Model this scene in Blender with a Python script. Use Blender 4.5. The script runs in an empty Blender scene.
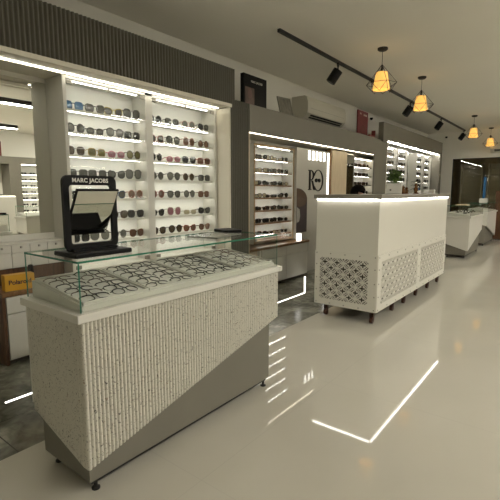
import bpy, math, random
from math import sin, cos, pi, radians as R, atan, atan2
from mathutils import Vector, Matrix
random.seed(7)
S = bpy.context.scene
C = S.collection
S.view_settings.view_transform = 'Standard'
S.view_settings.look = 'None'
S.view_settings.gamma = 1
S.view_settings.exposure = 0.0
try: S.cycles.transparent_max_bounces = 24
except Exception: pass

# ------------------------------------------------------------------ materials
def nt(name):
    m = bpy.data.materials.new(name); m.use_nodes = True
    n = m.node_tree.nodes; b = n['Principled BSDF']
    return m, n, m.node_tree.links, b
def mat(name, col, rough=.5, metal=0, emis=None, es=0, spec=.5, coat=0, var=.04, vs=6):
    m, n, l, b = nt(name)
    b.inputs['Roughness'].default_value = rough
    b.inputs['Metallic'].default_value = metal
    b.inputs['Specular IOR Level'].default_value = spec
    b.inputs['Coat Weight'].default_value = coat
    c4 = (*col, 1)
    if var:
        tc = n.new('ShaderNodeTexCoord'); ns = n.new('ShaderNodeTexNoise'); ns.inputs['Scale'].default_value = vs
        mx = n.new('ShaderNodeMix'); mx.data_type = 'RGBA'
        mx.inputs['A'].default_value = (*[c*(1-var) for c in col], 1)
        mx.inputs['B'].default_value = (*[min(1, c*(1+var)) for c in col], 1)
        l.new(tc.outputs['Object'], ns.inputs['Vector']); l.new(ns.outputs['Fac'], mx.inputs['Factor'])
        l.new(mx.outputs['Result'], b.inputs['Base Color'])
    else:
        b.inputs['Base Color'].default_value = c4
    if emis:
        b.inputs['Emission Color'].default_value = (*emis, 1); b.inputs['Emission Strength'].default_value = es
    return m
WARM = (1, .90, .70)
def emit(name, s, col=WARM): return mat(name, (.8, .8, .75), .5, emis=col, es=s, var=0)
def glass(name, tint, ior=1.33):
    m = bpy.data.materials.new(name); m.use_nodes = True; n = m.node_tree.nodes; l = m.node_tree.links
    n.remove(n['Principled BSDF']); out = n['Material Output']
    tr = n.new('ShaderNodeBsdfTransparent'); tr.inputs['Color'].default_value = (*tint, 1)
    gl = n.new('ShaderNodeBsdfGlossy'); gl.inputs['Roughness'].default_value = .01
    fr = n.new('ShaderNodeFresnel'); fr.inputs['IOR'].default_value = ior
    mx = n.new('ShaderNodeMixShader')
    ge = n.new('ShaderNodeNewGeometry'); iv = n.new('ShaderNodeMath'); iv.operation = 'SUBTRACT'; iv.inputs[0].default_value = 1; l.new(ge.outputs['Backfacing'], iv.inputs[1])
    mu = n.new('ShaderNodeMath'); mu.operation = 'MULTIPLY'; l.new(fr.outputs[0], mu.inputs[0]); l.new(iv.outputs[0], mu.inputs[1])
    l.new(mu.outputs[0], mx.inputs[0]); l.new(tr.outputs[0], mx.inputs[1]); l.new(gl.outputs[0], mx.inputs[2])
    l.new(mx.outputs[0], out.inputs['Surface'])
    return m
def wood(name, a, b_, rough=.45, sc=(3, 3, 40)):
    m, n, l, b = nt(name)
    tc = n.new('ShaderNodeTexCoord'); mp = n.new('ShaderNodeMapping'); mp.inputs['Scale'].default_value = sc
    ns = n.new('ShaderNodeTexNoise'); ns.inputs['Scale'].default_value = 2; ns.inputs['Detail'].default_value = 6
    cr = n.new('ShaderNodeValToRGB'); cr.color_ramp.elements[0].color = (*a, 1); cr.color_ramp.elements[1].color = (*b_, 1)
    cr.color_ramp.elements[0].position = .35; cr.color_ramp.elements[1].position = .65
    l.new(tc.outputs['Object'], mp.inputs[0]); l.new(mp.outputs[0], ns.inputs['Vector']); l.new(ns.outputs['Fac'], cr.inputs[0])
    l.new(cr.outputs[0], b.inputs['Base Color']); b.inputs['Roughness'].default_value = rough
    return m
def stone_floor():
    m, n, l, b = nt('dark_marble_tile')
    tc = n.new('ShaderNodeTexCoord')
    n1 = n.new('ShaderNodeTexNoise'); n1.inputs['Scale'].default_value = 2.2; n1.inputs['Detail'].default_value = 9; n1.inputs['Distortion'].default_value = 1.2
    n2 = n.new('ShaderNodeTexNoise'); n2.inputs['Scale'].default_value = 9; n2.inputs['Detail'].default_value = 8; n2.inputs['Distortion'].default_value = 2
    ad = n.new('ShaderNodeMath'); ad.operation = 'MULTIPLY_ADD'; ad.inputs[1].default_value = .5
    cr = n.new('ShaderNodeValToRGB'); e = cr.color_ramp.elements
    e[0].position = .52; e[0].color = (.065, .068, .054, 1); e[1].position = .92; e[1].color = (.36, .36, .30, 1)
    x = e.new(.68); x.color = (.15, .152, .122, 1); x = e.new(.80); x.color = (.22, .222, .182, 1)
    br = n.new('ShaderNodeTexBrick'); br.inputs['Scale'].default_value = 1; br.offset = 0
    br.inputs['Brick Width'].default_value = .8; br.inputs['Row Height'].default_value = .8; br.inputs['Mortar Size'].default_value = .003
    mx = n.new('ShaderNodeMix'); mx.data_type = 'RGBA'; mx.inputs['B'].default_value = (.05, .05, .04, 1)
    l.new(tc.outputs['Object'], n1.inputs['Vector']); l.new(tc.outputs['Object'], n2.inputs['Vector']); l.new(tc.outputs['Object'], br.inputs['Vector'])
    l.new(n2.outputs['Fac'], ad.inputs[0]); l.new(n1.outputs['Fac'], ad.inputs[2]); l.new(ad.outputs[0], cr.inputs[0])
    l.new(cr.outputs[0], mx.inputs['A']); l.new(br.outputs['Fac'], mx.inputs['Factor']); l.new(mx.outputs['Result'], b.inputs['Base Color'])
    b.inputs['Roughness'].default_value = .16; b.inputs['Specular IOR Level'].default_value = .6
    return m
def cream_floor():
    m, n, l, b = nt('polished_cream_tile')
    tc = n.new('ShaderNodeTexCoord')
    n1 = n.new('ShaderNodeTexNoise'); n1.inputs['Scale'].default_value = 1.3; n1.inputs['Detail'].default_value = 6; n1.inputs['Distortion'].default_value = .8
    cr = n.new('ShaderNodeValToRGB'); e = cr.color_ramp.elements
    e[0].position = .3; e[0].color = (.50, .475, .40, 1); e[1].position = .7; e[1].color = (.53, .505, .43, 1)
    br = n.new('ShaderNodeTexBrick'); br.inputs['Scale'].default_value = 1; br.offset = 0
    br.inputs['Brick Width'].default_value = 1.2; br.inputs['Row Height'].default_value = 1.2; br.inputs['Mortar Size'].default_value = .0016
    mx = n.new('ShaderNodeMix'); mx.data_type = 'RGBA'; mx.inputs['B'].default_value = (.47, .445, .38, 1)
    l.new(tc.outputs['Object'], n1.inputs['Vector']); l.new(tc.outputs['Object'], br.inputs['Vector'])
    l.new(n1.outputs['Fac'], cr.inputs[0]); l.new(cr.outputs[0], mx.inputs['A']); l.new(br.outputs['Fac'], mx.inputs['Factor'])
    l.new(mx.outputs['Result'], b.inputs['Base Color'])
    b.inputs['Roughness'].default_value = .03; b.inputs['Specular IOR Level'].default_value = .5
    return m
def terrazzo():
    m, n, l, b = nt('speckled_terrazzo')
    tc = n.new('ShaderNodeTexCoord')
    ns = n.new('ShaderNodeTexNoise'); ns.inputs['Scale'].default_value = 30; ns.inputs['Detail'].default_value = 1
    vo = n.new('ShaderNodeTexVoronoi'); vo.inputs['Scale'].default_value = 150; vo.inputs['Randomness'].default_value = 1
    ad = n.new('ShaderNodeMix'); ad.data_type = 'RGBA'; ad.inputs['Factor'].default_value = .06
    l.new(tc.outputs['Object'], ns.inputs['Vector']); l.new(tc.outputs['Object'], ad.inputs['A']); l.new(ns.outputs['Color'], ad.inputs['B'])
    l.new(ad.outputs['Result'], vo.inputs['Vector'])
    sp = n.new('ShaderNodeSeparateColor'); l.new(vo.outputs['Color'], sp.inputs[0])
    # a cell carries a chip when its random value is high; chip size from distance
    gt = n.new('ShaderNodeMath'); gt.operation = 'GREATER_THAN'; gt.inputs[1].default_value = .22
    lt = n.new('ShaderNodeMath'); lt.operation = 'LESS_THAN'
    sz = n.new('ShaderNodeMath'); sz.operation = 'MULTIPLY'; sz.inputs[1].default_value = .45
    mu = n.new('ShaderNodeMath'); mu.operation = 'MULTIPLY'
    l.new(sp.outputs[0], gt.inputs[0]); l.new(sp.outputs[1], sz.inputs[0]); l.new(vo.outputs['Distance'], lt.inputs[0]); l.new(sz.outputs[0], lt.inputs[1])
    l.new(gt.outputs[0], mu.inputs[0]); l.new(lt.outputs[0], mu.inputs[1])
    cr = n.new('ShaderNodeValToRGB'); cr.color_ramp.interpolation = 'CONSTANT'; e = cr.color_ramp.elements
    e[0].color = (.05, .049, .04, 1); e[1].position = .35; e[1].color = (.22, .215, .18, 1); x = e.new(.75); x.color = (.28, .22, .15, 1)
    l.new(sp.outputs[2], cr.inputs[0])
    mx = n.new('ShaderNodeMix'); mx.data_type = 'RGBA'; mx.inputs['A'].default_value = (.60, .58, .505, 1)
    l.new(mu.outputs[0], mx.inputs['Factor']); l.new(cr.outputs[0], mx.inputs['B']); l.new(mx.outputs['Result'], b.inputs['Base Color'])
    b.inputs['Roughness'].default_value = .45
    return m
def leafmat(): return mat('green_leaf', (.10, .17, .035), .5, var=.5, vs=40)

M = dict(
    white=mat('white_laminate', (.66, .645, .58), .35, var=.02),
    matte=mat('white_wall_paint', (.76, .745, .675), .8, var=.03, vs=1.5),
    ceil=mat('white_ceiling_paint', (.84, .815, .735), .85, var=.03, vs=.8),
    cream=mat('cream_board', (.68, .64, .53), .5, var=.03),
    taupe=mat('taupe_laminate', (.175, .163, .130), .5, var=.06),
    flute=mat('taupe_fluted_board', (.105, .098, .074), .55, var=.10, vs=9),
    greige=mat('greige_panel', (.60, .585, .52), .4, var=.05, vs=2),
    greige2=mat('pale_greige_board', (.44, .425, .37), .45, var=.03), shell=mat('white_cabinet_interior', (.72, .715, .665), .5, var=.02),
    black=mat('black_plastic', (.007, .007, .007), .4, var=0, spec=.14),
    blackm=mat('black_metal', (.022, .020, .018), .45, .3, var=0),
    grey=mat('grey_metal', (.34, .33, .29), .4, .3, var=.05),
    hinge=mat('brushed_hinge_metal', (.26, .25, .21), .45, .3, var=.05),
    chrome=mat('polished_steel', (.7, .69, .65), .12, 1, var=0),
    mirror=mat('mirror_silver', (.80, .80, .75), .004, 1, var=0),
    wood=wood('brown_wood', (.17, .085, .030), (.25, .135, .055), .35, (3, 25, 25)),
    dwood=wood('dark_red_wood', (.075, .034, .015), (.13, .06, .025), .4, (25, 25, 3)),
    wood2=wood('mid_oak', (.27, .18, .085), (.36, .25, .12), .45, (25, 20, 2)), lwood=wood('light_oak', (.54, .44, .29), (.62, .52, .36), .5, (25, 20, 2)),
    edge=mat('green_glass_edge', (.03, .16, .10), .15, var=0),
    glass=glass('clear_glass', (.985, .992, .985)),
    gglass=glass('greenish_glass', (.962, .974, .962)),
    led=emit('led_strip_light', 16, (1, .96, .88)),
    led2=emit('cove_led_light', 14, (1, .95, .82)),
    ledw=emit('bright_led_light', 5, (1,.96,.88)),
    ledw2=emit('warm_cove_led', 9.0, (1, .90, .72)),
    ledr=emit('recess_cove_led', 90, (1, .96, .86)), floor_refl=emit('floor_reflection_glow', 4, (1, .97, .9)), desk_led=emit('desk_led_light', 13, (1, .97, .90)),
    panel_l=emit('ceiling_light_diffuser', 74, (1, .955, .865)),
    red=mat('red_print', (.15, .014, .016), .4, var=.2, vs=20),
    copper=mat('copper_caster', (.07, .028, .017), .4, .4, var=.1),
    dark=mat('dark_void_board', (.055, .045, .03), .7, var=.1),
    stone=stone_floor(), floor=cream_floor(), terr=terrazzo(), leaf=leafmat(),
)

# ------------------------------------------------------------------ mesh builder
class MB:
    def __init__(s): s.v = []; s.f = []; s.m = []; s.T = Matrix()
    def add(s, vs, fs, mi=0):
        o = len(s.v); s.v += [tuple(s.T @ Vector(p)) for p in vs]; s.f += [tuple(i+o for i in f) for f in fs]; s.m += [mi]*len(fs); return s
    def box(s, x0, x1, y0, y1, z0, z1, mi=0):
        if x0 > x1: x0, x1 = x1, x0
        if y0 > y1: y0, y1 = y1, y0
        if z0 > z1: z0, z1 = z1, z0
        v = [(x0,y0,z0),(x1,y0,z0),(x1,y1,z0),(x0,y1,z0),(x0,y0,z1),(x1,y0,z1),(x1,y1,z1),(x0,y1,z1)]
        return s.add(v, [(0,3,2,1),(4,5,6,7),(0,1,5,4),(1,2,6,5),(2,3,7,6),(3,0,4,7)], mi)
    def tube(s, pts, r, n=8, closed=False, mi=0, cap=True):
        pts = [Vector(p) for p in pts]; N = len(pts); vs = []; fs = []
        rs = r if isinstance(r, (list, tuple)) else [r]*N
        up = None
        for i, p in enumerate(pts):
            a = pts[(i-1) % N] if (closed or i > 0) else p; b = pts[(i+1) % N] if (closed or i < N-1) else p
            d = (b-a).normalized()
            if up is None:
                up = Vector((0,0,1)) if abs(d.z) < .9 else Vector((1,0,0))
            u = d.cross(up).normalized(); w = u.cross(d).normalized(); up = w
            for k in range(n):
                t = 2*pi*k/n; vs.append(p + (u*cos(t)+w*sin(t))*rs[i])
        for i in range(N if closed else N-1):
            j = (i+1) % N
            for k in range(n):
                k2 = (k+1) % n; fs.append((i*n+k, i*n+k2, j*n+k2, j*n+k))
        if cap and not closed:
            fs.append(tuple(range(n))[::-1]); fs.append(tuple((N-1)*n+k for k in range(n)))
        return s.add(vs, fs, mi)
    def lathe(s, prof, n=20, c=(0,0,0), mi=0, caps=True):
        vs = []; fs = []
        for (r, z) in prof:
            for k in range(n):
                t = 2*pi*k/n; vs.append((c[0]+r*cos(t), c[1]+r*sin(t), c[2]+z))
        for i in range(len(prof)-1):
            for k in range(n):
                k2 = (k+1) % n; fs.append((i*n+k, i*n+k2, (i+1)*n+k2, (i+1)*n+k))
        if caps:
            fs.append(tuple(range(n))[::-1]); fs.append(tuple((len(prof)-1)*n+k for k in range(n)))
        return s.add(vs, fs, mi)
    def prism(s, poly, axis, a, b, mi=0):
        """poly of 2D points extruded along axis from a to b (axis x: pts are (y,z); y: (x,z); z: (x,y))"""
        def P(p, t): return {'x': (t, p[0], p[1]), 'y': (p[0], t, p[1]), 'z': (p[0], p[1], t)}[axis]
        n = len(poly); vs = [P(p, a) for p in poly]+[P(p, b) for p in poly]
        fs = [tuple(range(n)), tuple(range(2*n-1, n-1, -1))] + [(i, n+i, n+(i+1) % n, (i+1) % n) for i in range(n)]
        return s.add(vs, fs, mi)
    def mesh(s, name, mats, smooth=False):
        me = bpy.data.meshes.new(name); me.from_pydata(s.v, [], s.f)
        for m in (mats if isinstance(mats, (list, tuple)) else [mats]): me.materials.append(m)
        me.polygons.foreach_set('material_index', s.m)
        import bmesh
        bm = bmesh.new(); bm.from_mesh(me); bmesh.ops.recalc_face_normals(bm, faces=bm.faces); bm.to_mesh(me); bm.free()
        if smooth:
            me.polygons.foreach_set('use_smooth', [True]*len(me.polygons))
            try: me.set_sharp_from_angle(angle=R(40))
            except Exception: pass
        me.update(); return me
    def build(s, name, mats, parent=None, smooth=False, bevel=0, loc=None):
        o = bpy.data.objects.new(name, s.mesh(name, mats, smooth)); C.objects.link(o)
        if parent: o.parent = parent
        if loc: o.location = loc
        if bevel:
            b = o.modifiers.new('bevel', 'BEVEL'); b.width = bevel; b.segments = 2; b.limit_method = 'ANGLE'; b.angle_limit = R(50)
        return o
def tag(o, label=None, cat=None, group=None, kind=None):
    if label: o['label'] = label
    if cat: o['category'] = cat
    if group: o['group'] = group
    if kind: o['kind'] = kind
    return o
def empty(name, loc=(0,0,0), rz=0, label=None, cat=None, group=None):
    o = bpy.data.objects.new(name, None); C.objects.link(o); o.location = loc; o.rotation_euler = (0,0,rz); o.empty_display_size = .05
    return tag(o, label, cat, group)
def bx(name, m, parent, *a, bevel=0, smooth=False): return MB().box(*a).build(name, m, parent, bevel=bevel)
def struct(name, m, *a, bevel=0): return tag(MB().box(*a).build(name, m, bevel=bevel), kind='structure')
def copy_tree(o, parent=None):
    c = o.copy(); C.objects.link(c); c.parent = parent
    for ch in list(o.children): copy_tree(ch, c)
    return c
def text_mesh(name, txt, size, m, parent, mw, extrude=.0006, align='CENTER', bold=0, space=1.0):
    cu = bpy.data.curves.new(name, 'FONT'); cu.body = txt; cu.size = size; cu.extrude = extrude; cu.align_x = align; cu.align_y = 'CENTER'
    cu.offset = bold; cu.space_character = space
    t = bpy.data.objects.new('tmp', cu); C.objects.link(t)
    dg = bpy.context.evaluated_depsgraph_get(); me = bpy.data.meshes.new_from_object(t.evaluated_get(dg))
    bpy.data.objects.remove(t); me.name = name; me.materials.clear(); me.materials.append(m)
    o = bpy.data.objects.new(name, me); C.objects.link(o); o.parent = parent; o.matrix_local = mw; return o
def facing_x(x, y, z): # text plane facing +X, reading along +Y
    return Matrix(((0,0,1,x),(1,0,0,y),(0,1,0,z),(0,0,0,1)))

# ------------------------------------------------------------------ room shell
XW, XR, YB, YE, ZC = -3.80, 6.3, -3.0, 13.75, 3.0
struct('floor', M['floor'], -2.04, XR, YB, YE, -.1, 0)
struct('floor', M['stone'], XW, -2.04, YB, YE, -.1, 0)
struct('ceiling', M['ceil'], XW-.1, XR+.1, YB-.1, YE+1.1, ZC, ZC+.1)
struct('wall_left', M['matte'], XW-.1, XW, YB-.1, YE+1.1, -.1, ZC)
struct('wall_right', M['matte'], XR, XR+.1, YB-.1, YE+1.1, -.1, ZC)
struct('wall_back', M['matte'], XW, XR, YB-.1, YB, -.1, ZC)
w = MB().box(XW, -3.04, YE, YE+.12, 0, ZC).box(-3.04, XR, YE, YE+.12, 2.22, ZC).box(4.2, XR, YE, YE+.12, 0, 2.22)
tag(w.build('wall_front', M['matte']), kind='structure')
w = MB().box(-3.04, -3.02, YE+.02, YE+.09, 0, 2.22).box(4.15, 4.2, YE+.02, YE+.09, 0, 2.22).box(-3.02, 4.15, YE+.02, YE+.09, 2.205, 2.22)
for x in (-1.0, .8, 2.6): w.box(x-.015, x+.015, YE+.02, YE+.09, 0, 2.17)
wf = tag(w.build('window_1', M['blackm']), kind='structure')
bx('pane', glass('night_window_glass', (.80, .78, .70), 1.6), wf, -3.02, 4.15, YE+.05, YE+.062, .0, 2.205)
struct('wall_front', mat('brown_far_wall', (.42, .35, .26), .8), -3.7, 4.4, YE+1.0, YE+1.1, 0, ZC)

# fluted cladding: plan polyline with half-round ribs
def fluted(name, x, y0, y1, zb, zt, pitch=.034, d=.015, m=None, back=.03):
    n = max(1, round((y1-y0)/pitch)); p = (y1-y0)/n; prof = []
    for i in range(n):
        for k in range(5):
            t = k/5; prof.append((y0+(i+t)*p, x + d*sin(pi*min(1, max(0, (t-.0)/.8))) if t < .8 else x))
    prof.append((y1, x))
    poly = [(a[1], a[0]) for a in prof] + [(x-back, y1), (x-back, y0)]
    mb = MB(); nn = len(prof)
    vs = [(q[1], q[0], zb) for q in prof]+[(q[1], q[0], zt) for q in prof]
    fs = [(i, i+1, nn+i+1, nn+i) for i in range(nn-1)]
    mb.add(vs, fs); mb.box(x-back, x-.0005, y0, y1, zb, zt)
    return tag(mb.build(name, m or M['flute']), kind='structure')
XF = -3.10
fluted('trim_1', XF, YB, 3.72, 2.20, 2.58)                       # tall fluted fascia over the first display
struct('trim_1', M['cream'], -3.12, -3.065, YB, 3.63, 2.165, 2.20)        # cream lip under it
fluted('trim_1', XF, 3.645, 3.97, 0, 2.20)                       # fluted column between the alcoves
struct('trim_1', M['taupe'], XW, -3.13, 3.66, 3.97, 0, 2.20)
struct('trim_2', M['cream'], XW, -3.12, YB, 3.63, 2.175, 2.20)        # soffit of first alcove
struct('trim_2', M['cream'], -3.50, -3.10, 3.628, 3.645, 0, 2.165)      # cream reveal at the right of the alcove
struct('trim_3', M['taupe'], XF-.03, XF+.004, 3.985, 7.838, 1.955, 2.26, bevel=.002)          # plain fascia over second alcove
fluted('trim_3', XF, 3.725, 3.985, 2.2005, 2.26)
struct('trim_3', M['taupe'], XW, XF-.03, 3.725, 8.22, 2.225, 2.26)
struct('trim_3', M['cream'], XW, XF-.03, 3.97, 8.43, 1.955, 1.975)
struct('trim_3', M['lwood'], -3.45, XF-.005, 3.971, 3.992, 0, 1.955)
struct('trim_4', M['white'], -3.60, -3.585, 3.995, 8.43, 0, 1.955)      # back of second alcove
struct('trim_2', M['cream'], -3.262, -3.256, YB, 1.82, 2.164, 2.1745)  # lip added to hide the alcove light strip from the wall mirror
# far tall box with its lit recess
for a in ((XF-.03, XF, 7.84, 8.44, 0, 2.22), (XF-.10, XF, 8.23, 8.44, 2.23, 2.60), (XF-.10, XF, 8.44, 8.455, 0, 2.60), (XW, XF-.10, 8.44, 8.455, 0, 2.28), (XW, XF, 12.52, 12.72, 0, 2.60), (XF-.10, XF, 8.455, 12.52, 2.27, 2.60), (XW, XF-.10, 8.455, 12.52, 2.27, 2.30), (XW, XF, 8.455, 12.52, 0, .75)):
    struct('trim_5', M['taupe'], *a)
struct('trim_5', M['shell'], XW+.2, XW+.22, 8.42, 12.52, .75, 2.27)
struct('trim_6', M['cream'], XF-.02, XF+.004, 8.457, 8.48, .75, 2.265)
# skirting of the left wall beyond the tall box
struct('baseboard_left', M['white'], XW, XW+.02, 12.73, YE, 0, .1)

# ------------------------------------------------------------------ cove light strips
def strip(name, lab, m, *a):
    o = MB().box(*a).build(name, m); return tag(o, lab, 'light')
strip('light_strip', 'long bright light strip under the fluted soffit of the first display alcove', M['led2'], -3.252, -3.243, -2.9, 3.60, 2.168, 2.1745)
strip('light_strip', 'light strip under the plain taupe soffit of the second alcove', M['ledw2'], -3.163, -3.155, 4.0, 7.9, 1.949, 1.9545)
strip('light_strip', 'light strip along the top of the far recessed frame display', M['ledr'], -3.16, -3.145, 8.5, 12.48, 2.255, 2.2695)
# glowing strip that stands in for a light line reflected in the stone floor
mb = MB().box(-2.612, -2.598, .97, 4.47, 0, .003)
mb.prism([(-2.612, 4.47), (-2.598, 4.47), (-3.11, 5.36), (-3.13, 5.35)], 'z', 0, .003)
tag(mb.build('floor_reflection_strip', M['floor_refl']), 'glowing strip added as a light reflection on the dark stone floor before the cabinets', 'light')

# ------------------------------------------------------------------ mirror on the left wall + ledge cabinet
t = empty('wall_mirror', (-3.558, 0, .91), label='large frameless wall mirror left of the tall lit display', cat='mirror')
bx('mirror_glass', M['mirror'], t, 0, .008, -2.6, 1.823, .0, 1.225)
for y in (-.4, 1.70):
    for z in (1.17, ):
        MB().lathe([(.0, 0), (.012, 0), (.012, .008), (.006, .012), (0, .012)], 16, mi=0).build('mirror_screw', M['chrome'], t, smooth=True).matrix_local = Matrix.Translation((.008, y, z)) @ Matrix.Rotation(pi/2, 4, 'Y')
struct('wall_left', M['matte'], XW, -3.559, YB, 1.824, 0, 2.174)
# low cabinet, worktop
def base_cabinet(y0, y1, nd, label, side_wood=True, x0=-3.555, x1=-3.16, h=.535, left_face=False):
    t = empty('base_cabinet', (x0, y0, 0), label=label, cat='cabinet')
    L = y1-y0; D = x1-x0
    bx('carcass', M['white'], t, 0, D-.02, .022 if side_wood else 0, L, .03, h-.03)
    bx('plinth', M['dark'], t, .03, D-.05, .02, L-.02, 0, .03)
    if side_wood: bx('side_panel', M['dwood'], t, 0, D, 0, .022, 0, h-.03, bevel=.001)
    w_ = (L-.03)/nd
    for i in range(nd):
        a = .026+i*w_
        d = MB().box(D-.0195, D, a+.003, a+w_-.003, .04, h-.16).build('door', M['white'], t, bevel=.002)
        d = MB().box(D-.0195, D, a+.003, a+w_-.003, h-.154, h-.034).build('drawer', M['white'], t, bevel=.002)
    return t
base_cabinet(1.21, 3.62, 4, 'white base cabinet with dark wood end below the mirror and tall lit display')
o = MB().box(-3.556, -3.14, 1.205, 3.625, .508, .54).build('worktop', M['wood'], bevel=.003)
tag(o, 'brown wooden worktop under the yellow box, behind the speckled counter', 'worktop')
base_cabinet(4.30, 5.495, 2, 'white base cabinet standing under the narrow wood-framed glasses display', False)
o = MB().box(-3.58, -3.14, 4.0, 5.505, .508, .54).build('worktop', M['wood'], bevel=.003)
tag(o, 'brown wooden worktop under the narrow wood-framed glasses display', 'worktop')
bx_ = MB().box(-3.5, -3.2, 4.02, 4.28, 0, .507).build('base_filler', M['lwood']); tag(bx_, 'light wood end block left of the white cabinet, seen through the counter glass', 'panel')
# drawer chest row against the mirror
t = empty('drawer_chest', (-3.548, 1.12, .5405), label='low white drawer chest with small knobs on a dark wood riser before the mirror', cat='drawer chest')
bx('riser', M['dwood'], t, .0, .125, 0, .70, 0, .122)
bx('body', M['white'], t, 0, .13, 0, .70, .123, .305)
bx('top', M['white'], t, 0, .15, -.004, .704, .3055, .320, bevel=.003)
for i in range(5):
    y = i*.14
    d = MB().box(.1305, .145, y+.002, y+.138, .245, .302).build('drawer', M['white'], t, bevel=.0015)
    MB().box(0, .012, -.006, .006, -.008, .008).build('knob', M['grey'], d).matrix_local = Matrix.Translation((.1452, y+.07, .284))
    MB().box(.1305, .145, y+.002, y+.138, .127, .241).build('door', M['white'], t, bevel=.0015)

# ------------------------------------------------------------------ eyewear
def rim(kind, n=24):
    """outline points (y,z) of one lens centred on 0, half width a, half height b; +y is outward"""
    P = {'round': (.026, .024, 2.0, 0, 0), 'square': (.028, .021, 3.6, .0, .0), 'cat': (.029, .021, 2.4, .008, .1), 'wayfarer': (.028, .022, 2.9, .003, .15),
         'aviator': (.029, .025, 2.3, -.001, .22), 'big': (.031, .027, 2.6, .003, .1), 'oval': (.027, .018, 2.2, 0, 0), 'narrow': (.028, .015, 3.0, .001, 0)}[kind]
    a, b, e, lift, tap = P; pts = []
    for k in range(n):
        t = 2*pi*k/n; c, s = cos(t), sin(t)
        y = a*math.copysign(abs(c)**(2/e), c); z = b*math.copysign(abs(s)**(2/e), s)
        if z < 0: y *= 1 - tap*(-z/b)
        if y > 0 and z > 0: z += lift*(y/a)*(z/b)
        pts.append((y, z))
    return pts, a, b
KINDS = ['round', 'square', 'cat', 'wayfarer', 'aviator', 'big', 'oval', 'narrow']
EW = {}
def eyewear_parts(kind, thick, folded=False):
    """meshes in local space: +X front, Y width, lowest point z=0"""
    key = (kind, thick, folded)
    if key in EW: return EW[key]
    pts, a, b = rim(kind); cy = a+.009; z0 = b+thick
    F = MB()
    for s in (-1, 1):
        F.tube([(-.004*(abs(y*s+s*cy)/.06)**2, s*(cy+y), z0+z) for y, z in pts], thick, 6, closed=True)
    F.tube([(0.0, -.0125, z0+b*.35), (.003, -.005, z0+b*.55), (.003, .005, z0+b*.55), (0, .0125, z0+b*.35)], thick*.95, 6)
    for s in (-1, 1):
        F.tube([(-.003, s*(cy+a*.93), z0+b*.5), (-.008, s*(cy+a+.006), z0+b*.55)], thick*1.1, 6)
    me_f = F.mesh('frame', M['black'], True)
    L = []
    for s in (-1, 1):
        q = MB(); vs = [(.0012-.004*(abs(y*s+s*cy)/.06)**2, s*(cy+y), z0+z) for y, z in pts]; n = len(vs)
        vs2 = [(x-.002, y, z) for x, y, z in vs]
        q.add(vs+vs2+[(.0035, s*cy, z0), (-.0005, s*cy, z0)], [(i, (i+1) % n, 2*n) for i in range(n)]+[(n+(i+1) % n, n+i, 2*n+1) for i in range(n)])
        L.append(q.mesh('lens', M['black'], True))
    Tm = []
    for s in (-1, 1):
        yo = s*(cy+a+.006); q = MB(); zt = z0+b*.55
        if folded: q.tube([(-.010, yo, zt), (-.014-.004*(s+1), yo-s*.012, zt), (-.016-.004*(s+1), yo-s*.08, zt-.004), (-.016-.004*(s+1), yo-s*.115, zt-.014)], thick*.9, 6)
        else: q.tube([(-.010, yo, zt), (-.04, yo, zt-.002), (-.085, yo-s*.004, zt-.006), (-.118, yo-s*.010, zt-.022)], [thick*1.2, thick, thick, thick*.9], 6)
        Tm.append(q.mesh('temple', M['black'], True))
    EW[key] = (me_f, L, Tm); return EW[key]
def ob(name, me, parent, m):
    o = bpy.data.objects.new(name, me); C.objects.link(o); o.parent = parent
    o.material_slots[0].link = 'OBJECT'; o.material_slots[0].material = m; return o
FR = {k: mat('acetate_'+k, c, .25, var=.15, vs=60) for k, c in {
    'black': (.015, .014, .013), 'brown': (.07, .035, .018), 'tortoiseshell': (.13, .06, .02), 'pink': (.45, .12, .17), 'red': (.26, .05, .04),
    'gold': (.42, .30, .10), 'grey': (.13, .125, .11), 'blue': (.02, .06, .16), 'yellow': (.45, .34, .04), 'rose': (.45, .25, .20), 'clear': (.42, .40, .33)}.items()}
LN = {k: mat('lens_'+k, c, .08, var=0, spec=.7) for k, c in {
    'dark': (.02, .019, .016), 'grey': (.075, .074, .063), 'brown': (.06, .04, .022), 'olive': (.13, .115, .035), 'pink': (.26, .11, .13), 'blue': (.04, .12, .24), 'smoke': (.14, .14, .12), 'copper': (.14, .07, .042), 'pale': (.34, .30, .20)}.items()}
def make_glasses(kind, fcol, lcol, loc, rz, label, group, scale=1.0, thick=.0024, folded=False, lens=True, rot=None, name='sunglasses'):
    f, L, T = eyewear_parts(kind, thick, folded)
    r = empty(name, loc, rz, label, 'glasses', group); r.scale = scale if isinstance(scale, tuple) else (scale,)*3
    if rot: r.rotation_euler = rot
    ob('frame', f, r, FR[fcol])
    if lens:
        for q in L: ob('lens', q, r, LN[lcol])
    for q in T: ob('temple', q, r, FR[fcol])
    return r
SM = {}
def small_glasses(kind, fcol, lcol, loc, label, group, scale=1.0, rz=0, name='eyeglasses'):
    key = (kind, fcol, lcol)
    if key not in SM:
        f, L, T = eyewear_parts(kind, .003)
        q = MB()
        for me, mi in [(f, 0)]+[(x, 1) for x in L]+[(x, 0) for x in T]:
            q.add([v.co for v in me.vertices], [tuple(p.vertices) for p in me.polygons], mi)
        SM[key] = q.mesh('eyeglasses', [FR[fcol], LN[lcol]], True)
    o = bpy.data.objects.new(name, SM[key]); C.objects.link(o); o.location = loc; o.scale = (scale,)*3; o.rotation_euler.z = rz
    return tag(o, label, 'glasses', group)
ORD = ['first', 'second', 'third', 'fourth', 'fifth', 'sixth', 'seventh', 'eighth', 'ninth']
def shelf_name(i, n): return 'top shelf' if i == 0 else ('lowest shelf' if i == n-1 else ORD[i]+' shelf down')

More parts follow.
